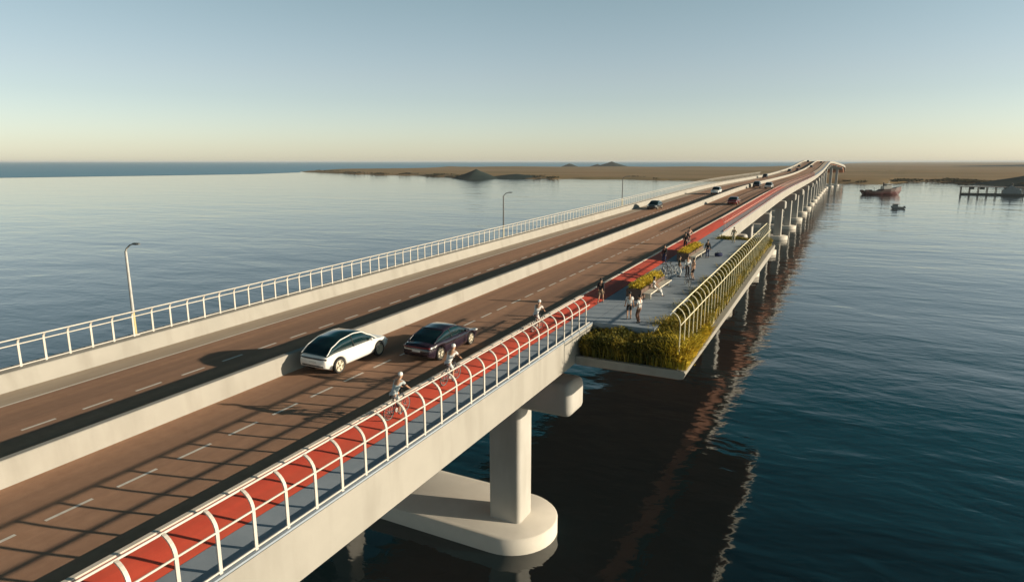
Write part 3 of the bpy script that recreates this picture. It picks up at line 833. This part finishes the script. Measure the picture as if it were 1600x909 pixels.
def person(loc, rz, pose, label, shirt, trousers, skin='skin_a', hair='hair', sc=1.0, shorts=False, sleeves=False, group='people on the footpath and lookout', helmet=None):
    r = empty('person', loc, rz, label, 'person', group); r.scale = (sc, sc, sc)
    if pose == 'cycle':
        pel = Vector((0, -.20, .98)); chest = Vector((0, .12, 1.34)); neck = Vector((0, .24, 1.46)); head = Vector((0, .33, 1.60))
        feet = {1: Vector((.10, .02, .16)), -1: Vector((-.10, .16, .46))}; hands = {1: Vector((.22, .56, 1.04)), -1: Vector((-.22, .56, 1.04))}
        kb = (0, 1, .4); eb = (1, -.2, -.8)
    elif pose == 'sit':
        pel = Vector((0, 0, .12)); chest = Vector((0, -.06, .50)); neck = Vector((0, -.05, .66)); head = Vector((0, -.01, .82))
        feet = {1: Vector((.14, .62, -.40)), -1: Vector((-.12, .56, -.40))}; hands = {1: Vector((.18, .32, .20)), -1: Vector((-.18, .30, .20))}
        kb = (0, .6, 1); eb = (1, -.6, -.4)
    elif pose == 'walk':
        pel = Vector((0, 0, .93)); chest = Vector((0, .03, 1.28)); neck = Vector((0, .03, 1.46)); head = Vector((0, .06, 1.61))
        feet = {1: Vector((.09, .30, .08)), -1: Vector((-.09, -.30, .10))}; hands = {1: Vector((.27, -.16, .86)), -1: Vector((-.27, .24, .90))}
        kb = (0, 1, .1); eb = (.2, -1, 0)
    else:
        pel = Vector((0, 0, .95)); chest = Vector((0, .01, 1.30)); neck = Vector((0, .0, 1.48)); head = Vector((0, .03, 1.63))
        feet = {1: Vector((.11, .02, .08)), -1: Vector((-.11, -.04, .08))}; hands = {1: Vector((.28, .10, .84)), -1: Vector((-.24, .26, 1.06 if pose == 'hold' else .84))}
        kb = (0, 1, 0); eb = (.3, -1, 0)
    J = {'pelvis': (pel, (.145, .11)), 'waist': (pel.lerp(chest, .45), (.125, .095)), 'chest': (chest, (.155, .11)), 'neck': (neck, .055),
         'jaw': (head + Vector((0, .012, -.045)), (.066, .078)), 'skull': (head + Vector((0, -.005, .05)), (.078, .094)), 'crown': (head + Vector((0, -.01, .10)), (.05, .06)),
         'nose': (head + Vector((0, .115, -.005)), .012)}
    E_ = [('pelvis', 'waist'), ('waist', 'chest'), ('chest', 'neck'), ('neck', 'jaw'), ('jaw', 'skull'), ('skull', 'crown'), ('jaw', 'nose')]
    up = (chest - pel).normalized()
    T = {'waist': (pel.lerp(chest, .45), (.145, .115)), 'hips': (pel + up * .04, (.16, .125)), 'chest': (chest, (.175, .13)), 'collar': (neck - up * .045, (.075, .07))}
    TE = [('waist', 'hips'), ('waist', 'chest'), ('chest', 'collar')]
    Q = {'hips': (pel, (.16, .125)), 'belt': (pel + up * .09, (.145, .115))}
    QE = [('hips', 'belt')]
    shoes = []
    for s in (1, -1):
        n = 'r' if s > 0 else 'l'
        sh = chest + Vector((s * .175, 0, 0)) + up * .10
        hd = hands[s]; el = limb(sh, hd, (eb[0] * s, eb[1], eb[2]), .29, .27)
        hp = pel + Vector((s * .09, 0, -.03)); ft = feet[s]; kn = limb(hp, ft, kb, .45, .44)
        d = (hd - el).normalized()
        side = d.cross(Vector((0, 1, .2))).normalized() if abs(d.y) < .9 else d.cross(Vector((0, 0, 1))).normalized()
        J['sh' + n] = (sh, .058); J['el' + n] = (el, .043); J['wr' + n] = (hd, .028); J['pa' + n] = (hd + d * .055, (.032, .02))
        J['hp' + n] = (hp, .082); J['kn' + n] = (kn, .056); J['an' + n] = (ft, .04); J['to' + n] = (ft + Vector((0, .13, -.045)), (.036, .026))
        E_ += [('chest', 'sh' + n), ('sh' + n, 'el' + n), ('el' + n, 'wr' + n), ('wr' + n, 'pa' + n), ('pelvis', 'hp' + n), ('hp' + n, 'kn' + n), ('kn' + n, 'an' + n), ('an' + n, 'to' + n)]
        for q in range(4):
            a = 'f%d' % q + n; b = 'g%d' % q + n; off = side * (.022 * (q - 1.5))
            ln = (.038, .045, .042, .032)[q]
            J[a] = (hd + d * (.085 + ln * .5) + off, .0085); J[b] = (hd + d * (.085 + ln * .9) + off + Vector((0, .018, 0)), .007)
            E_ += [('pa' + n, a), (a, b)]
        J['th' + n] = (hd + d * .07 + side * .05 * s, .009); E_.append(('wr' + n, 'th' + n))
        T['sh' + n] = (sh, .075); T['up' + n] = (sh.lerp(el, .62), .064)
        TE += [('chest', 'sh' + n), ('sh' + n, 'up' + n)]
        if sleeves:
            T['el' + n] = (el, .057); T['cf' + n] = (el.lerp(hd, .92), .04); TE += [('up' + n, 'el' + n), ('el' + n, 'cf' + n)]
        Q['hp' + n] = (hp, .098); QE.append(('hips', 'hp' + n))
        if shorts:
            Q['kn' + n] = (hp.lerp(kn, .85), .08); QE.append(('hp' + n, 'kn' + n))
        else:
            Q['kn' + n] = (kn, .074); Q['an' + n] = (kn.lerp(ft, .94), .058); QE += [('hp' + n, 'kn' + n), ('kn' + n, 'an' + n)]
        shoes.append(ft)
    skin_part('body', J, E_, M[skin], r)
    skin_part('shirt', T, TE, shirt, r)
    skin_part('trousers' if not shorts else 'shorts', Q, QE, trousers, r)
    hb = MB(); hc = head + Vector((0, -.025, .06)); hb.ell(hc, (.098, .108, .095), 12, 8)
    hb.build('helmet' if helmet else 'hair', helmet or M[hair], r, smooth=True)
    for ft in shoes:
        MB().ell(ft + Vector((0, .055, -.03)), (.05, .135, .05), 10, 6).build('shoe', M['bike_dark'], r, smooth=True)
    return r
def bicycle(loc, rz, label, frame, lean=0.0, group='bicycles on the path and lookout'):
    r = empty('bicycle', loc, rz, label, 'bicycle', group); r.rotation_euler = (0, lean, rz)
    R_ = .34
    for yw in (-.52, .54):
        w = bpy.data.objects.new('wheel', None); COL.objects.link(w); w.parent = r; w.location = (0, yw, R_)
        MB().lathe([(R_ - .022 + .022 * math.cos(t), .02 * math.sin(t)) for t in [2 * PI * q / 6 for q in range(6)]], n=28).build('tyre', M['tyre'], w, smooth=True)
        rm = MB().lathe([(R_ - .045, -.012), (R_ - .03, -.012), (R_ - .03, .012), (R_ - .045, .012)], n=28)
        for q in range(14):
            a = 2 * PI * q / 14
            rm.tube([(.02 * (1 if q % 2 else -1), 0, 0), (0, math.cos(a) * (R_ - .04), math.sin(a) * (R_ - .04))], .003, 4)
        rm.tube([(-.05, 0, 0), (.05, 0, 0)], .025, 8)
        rm.build('rim', M['galv'], w)
    fr = MB(); bb = (0, -.08, .29); st = (0, -.22, .80); ht = (0, .40, .84); hb = (0, .44, .70); ra = (0, -.52, R_)
    for a, b in ((bb, st), (st, ht), (bb, hb), (ht, hb)): fr.tube([a, b], .02, 8)
    for s in (1, -1):
        fr.tube([bb, (s * .06, -.52, R_)], .011, 6); fr.tube([st, (s * .06, -.52, R_)], .010, 6)
    fr.build('frame', frame, r, smooth=True)
    fk = MB()
    for s in (1, -1): fk.tube([hb, (s * .05, .46, .62), (s * .06, .54, R_)], .013, 6)
    fk.build('fork', frame, r, smooth=True)
    MB().tube([ht, (0, .39, .98), (0, .44, 1.0)], .014, 6).tube([(-.26, .47, 1.0), (-.2, .50, 1.0), (0, .44, 1.0), (.2, .50, 1.0), (.26, .47, 1.0)], .014, 6).build('handlebar', M['under'], r, smooth=True)
    MB().tube([st, (0, -.24, .92)], .014, 6).ell((0, -.26, .935), (.075, .14, .03), 10, 6).build('saddle', M['under'], r, smooth=True)
    cr = MB().lathe([(.006, .04), (.09, .04), (.09, .05), (.006, .05)], n=16, c=bb)
    cr.tube([(-.08, bb[1], bb[2]), (.08, bb[1], bb[2])], .014, 6)
    cr.tube([(.07, bb[1], bb[2]), (.08, .02, .13)], .011, 6).tube([(-.07, bb[1], bb[2]), (-.08, -.18, .45)], .011, 6)
    cr.box((.12, .02, .12), (.1, .08, .025)).box((-.12, -.18, .46), (.1, .08, .025))
    cr.build('crank', M['galv'], r)
    return r
C_w = cloth('white', (.74, .73, .70)); C_d = cloth('dark', (.022, .02, .022)); C_g = cloth('dark_green', (.03, .04, .02))
C_br = cloth('brown', (.12, .06, .04)); C_pk = cloth('pale_pink', (.62, .38, .30)); C_pb = cloth('pale_blue_grey', (.52, .58, .58)); C_cr = cloth('cream', (.66, .56, .38))
C_pe = cloth('peach', (.60, .36, .24)); C_kh = cloth('khaki', (.25, .2, .13)); C_bl = cloth('navy', (.02, .03, .09))
PATH = 0.052; FLR = 0.048
CY = 'cyclists on the red path'
def rider(X, y, lab, blab, shirt, tr, frame, rz=0.0, helmet=None, **k):
    bicycle(DP(X, y, redh(X) + .03), rz, blab, frame)
    person(DP(X, y, redh(X) + .03), rz, 'cycle', lab, shirt, tr, helmet=helmet, shorts=True, **k)
HW = mat('white_helmet', (.7, .72, .7), None, rough=.4)
rider(-15.1, 19.3, 'cyclist in pale clothes riding on the red path nearest the camera', 'dark bicycle ridden on the red path nearest the camera', C_pb, C_pb, M['bike_dark'], helmet=HW)
rider(-15.2, 23.4, 'cyclist in pale clothes on the red path level with the two front cars', 'dark bicycle on the red path level with the two front cars', C_w, C_pb, M['bike_dark'], helmet=HW)
rider(-15.3, 32.9, 'cyclist in white leaning forward just before the lookout opens', 'dark bicycle of the white cyclist just before the lookout', C_w, C_w, M['bike_dark'], helmet=HW)
person(DP(-14.35, 41.2, FLR), 0.0, 'walk', 'person in black top walking beside the red path at the railing end', C_d, C_kh, shorts=True, sleeves=True)
person(DP(-14.25, 58.4, FLR), 2.9, 'stand', 'person in dark jacket standing at the edge of the red path between the planters', C_d, C_bl, sleeves=True)
person(DP(-14.35, 67.4, FLR), 0.2, 'stand', 'tall person all in black on the red path near its far end', C_d, C_d, sleeves=True, sc=1.05)
rider(-14.9, 71.6, 'cyclist in pale pink top on the red path near its far end', 'dark bicycle under the pink cyclist near the end of the red path', C_pk, C_d, M['bike_dark'])
person(DP(-11.3, 37.9, FLR), 0.4, 'stand', 'person in white shirt and dark shorts standing at the near end of the lookout', C_w, C_d, shorts=True)
person(DP(-10.5, 37.3, FLR), 1.2, 'hold', 'person in white top and brown trousers beside the grasses at the near end', C_w, C_br)
person(DP(-11.68, 45.3, FLR + .40), -PI / 2, 'sit', 'person in white sitting on the bench of the nearer planter', C_w, C_w)
person(DP(-11.6, 52.6, FLR), -1.2, 'stand', 'person in dark green top and white trousers in the group on the lookout', C_g, C_w)
person(DP(-11.0, 52.9, FLR), -2.6, 'hold', 'person in loose white shirt and black trousers in the middle of the group', C_w, C_d, sleeves=True)
person(DP(-10.3, 52.0, FLR), 2.2, 'stand', 'person in peach top with bare legs at the right of the group', C_pe, C_d, shorts=True)
bicycle(DP(-10.2, 49.4, FLR), 0.5, 'dark bicycle parked on the lookout in front of the group', M['bike_dark'], .08)
for i, (X, y, a) in enumerate(((-12.6, 52.0, .9), (-12.2, 53.2, 1.1), (-12.9, 54.4, .8))):
    bicycle(DP(X, y, FLR), a, ['grey bicycle parked just beyond the nearer planter', 'grey bicycle parked between two others on the lookout',
                               'grey bicycle parked nearest the red path between the planters'][i], M['bike_dark'] if i != 1 else M['bike_pale'], .06)
person(DP(-11.3, 63.2, FLR), 0.3, 'stand', 'slim person in dark clothes standing beside the farther planter', C_d, C_bl, sleeves=True)
person(DP(-10.6, 74.6, FLR), PI, 'hold', 'person in cream clothes standing before the far end grasses', C_cr, C_cr, sleeves=True)
bg = empty('duffel_bag', DP(-10.45, 64.4, FLR), .5, 'dark blue bag lying on the lookout floor beyond the farther planter', 'bag')
MB().loft([[(x, math.cos(a) * r_ , .2 + math.sin(a) * r_ * .95) for a in [2 * PI * q / 12 for q in range(12)]] for x, r_ in ((-.36, .12), (-.32, .19), (0, .2), (.32, .19), (.36, .12))]).build('body', C_bl, bg, smooth=True)
MB().tube([(-.18, .02, .38), (-.1, .0, .52), (.1, 0, .52), (.18, .02, .38)], .018, 6).build('handle', M['under'], bg, smooth=True)

# ------------------------------------------------------------------ boats and jetty
def ship():
    r = empty('ship', (22.5, 524, 0), math.radians(25), 'dark red workboat with high bow and pale wheelhouse out on the bay', 'ship')
    L = 26.0
    def ring(x, w, zb, zt):
        return [(x, 0, zb), (x, w * .55, zb + .1), (x, w * .9, zb + (zt - zb) * .45), (x, w, zt), (x, -w, zt), (x, -w * .9, zb + (zt - zb) * .45), (x, -w * .55, zb + .1)]
    st = [(-13, 2.2, 0.4, 2.6), (-11.5, 3.0, -.6, 2.5), (-6, 3.4, -1, 2.4), (-2, 3.5, -1, 2.5), (0, 3.5, -1, 3.6), (5, 3.3, -1, 4.0), (9, 2.3, -1, 4.6), (11.5, 1.0, -.6, 5.2), (13.6, .12, 2.6, 5.7)]
    lo = [ring(x, w * .97, zb, zb + (zt - zb) * .62) for x, w, zb, zt in st]
    MB().loft([ring(x, w, zb, zt) for x, w, zb, zt in st]).build('hull', M['hull_red'], r, smooth=False)
    band = MB().loft([[(x, s * (w + .03), zt - (zt - zb) * f) for s, f in ((1, .32), (1, -.02), (-1, -.02), (-1, .32))] for x, w, zb, zt in st])
    band.build('bulwark', M['hull_dark'], r)
    MB().box((3.2, 0, 4.9), (5.6, 4.6, 2.0), .1).build('deckhouse', M['ship_white'], r)
    wh = MB().box((4.0, 0, 6.7), (3.2, 3.6, 1.7), .1).build('wheelhouse', M['ship_white'], r)
    MB().box((4.0, 0, 6.95), (3.24, 3.64, .55)).build('window', M['glass'], wh)
    MB().tube([(1.2, 0, 5.8), (1.2, 0, 8.3)], .45, 10).build('funnel', M['hull_dark'], r)
    MB().tube([(4.6, 0, 7.5), (4.6, 0, 9.6)], .12, 6).tube([(4.6, -.9, 8.8), (4.6, .9, 8.8)], .06, 5).build('mast', M['galv'], r)
    MB().tube([(-5, 0, 2.4), (-5, 0, 5.0)], .16, 6).tube([(-5, 0, 4.8), (-8.5, 0, 5.8)], .1, 5).build('crane', M['ship_white'], r)
    MB().tube([(-13.4, -1.2, 2.5), (-13.4, 1.2, 2.5)], .9, 12).build('stern_roller', M['hull_dark'], r)
    for x in (-10, -7.5):
        MB().box((x, 0, 2.9), (1.6, 2.0, .9), .1).build('deck_crate', M['hull_dark'], r)
ship()
def small_boat():
    r = empty('motor_boat', (24, 371, 0), math.radians(10), 'small grey motor boat with open stern floating in front of the red ship', 'boat')
    st = [(-3.1, .9, .1, .9), (-1, 1.2, -.2, .9), (1.2, 1.15, -.2, 1.0), (2.5, .6, -.1, 1.2), (3.2, .06, .5, 1.35)]
    MB().loft([[(x, 0, zb), (x, w * .8, zb + .2), (x, w, zt), (x, -w, zt), (x, -w * .8, zb + .2)] for x, w, zb, zt in [(-x_, a, b, c) for x_, a, b, c in st]]).build('hull', M['boat_grey'], r)
    c = MB().box((-1.4, 0, 1.55), (2.2, 1.7, 1.4), .1).build('cabin', M['boat_grey'], r)
    MB().box((-1.4, 0, 1.85), (2.24, 1.74, .5)).build('window', M['glass'], c)
    MB().tube([(.5, -.8, .9), (.5, -.7, 2.0), (.5, .7, 2.0), (.5, .8, .9)], .05, 6).build('roll_bar', M['under'], r)
    MB().box((2.7, 0, .95), (.8, .6, .7), .1).build('outboard', M['under'], r)
small_boat()
def jetty():
    r = empty('jetty', (72, 550, 0), math.radians(-1), 'long low covered jetty on dark piles standing in the bay at the right', 'jetty')
    L = 90
    MB().box((L / 2, 0, .45), (L, 5, 1.5), .05).build('deck', M['jetty_dark'], r)
    MB().box((L / 2, 0, 5.6), (L, 5.2, .35), .05).build('roof', M['jetty_roof'], r)
    for k in range(0, 19):
        MB().tube([(k * 5 + .3, -2.2, -2), (k * 5 + .3, -2.2, 5.5)], .26, 8).build('pile', M['jetty_dark'], r)
        MB().tube([(k * 5 + .3, 2.2, -2), (k * 5 + .3, 2.2, 5.5)], .26, 8).build('pile', M['jetty_dark'], r)
    rl = MB()
    for z in (1.9, 2.4): rl.box((L / 2, -2.4, z), (L, .08, .08))
    rl.build('guard_rail', M['jetty_dark'], r)
    sh = MB().loft([[(x, y, z) for x, y, z in ((24 - a, yy, 1.3), (34 + a, yy, 1.3), (34 + a, yy, 3.4), (29, yy, 6.6), (24 - a, yy, 3.4))] for a, yy in ((0, -2.8), (0, 2.8))])
    sh.build('shelter', M['boat_grey'], r)
    MB().tube([(29, 0, 6.3), (29, 0, 8.4)], .45, 8).build('chimney', M['jetty_dark'], r)
    for x in (6.5, 12.5):
        MB().box((x, 0, 4.6), (2.4, 3.6, 1.6), .1).build('kiosk', M['jetty_dark'], r)
jetty()

# ------------------------------------------------------------------ air
hz = MB().box((0, 28000, 13.5), (124000, 66000, 43.0)).build('haze', bpy.data.materials.new('haze_air'))
hm = hz.data.materials[0]; hm.use_nodes = True; hn = hm.node_tree.nodes; hn.clear()
ho = hn.new('ShaderNodeOutputMaterial'); hv = hn.new('ShaderNodeVolumePrincipled')
hv.inputs['Color'].default_value = (0.86, 0.90, 0.93, 1); hv.inputs['Density'].default_value = 0.00006; hv.inputs['Anisotropy'].default_value = 0.0
hm.node_tree.links.new(hv.outputs[0], ho.inputs['Volume'])
tag(hz, kind='stuff')
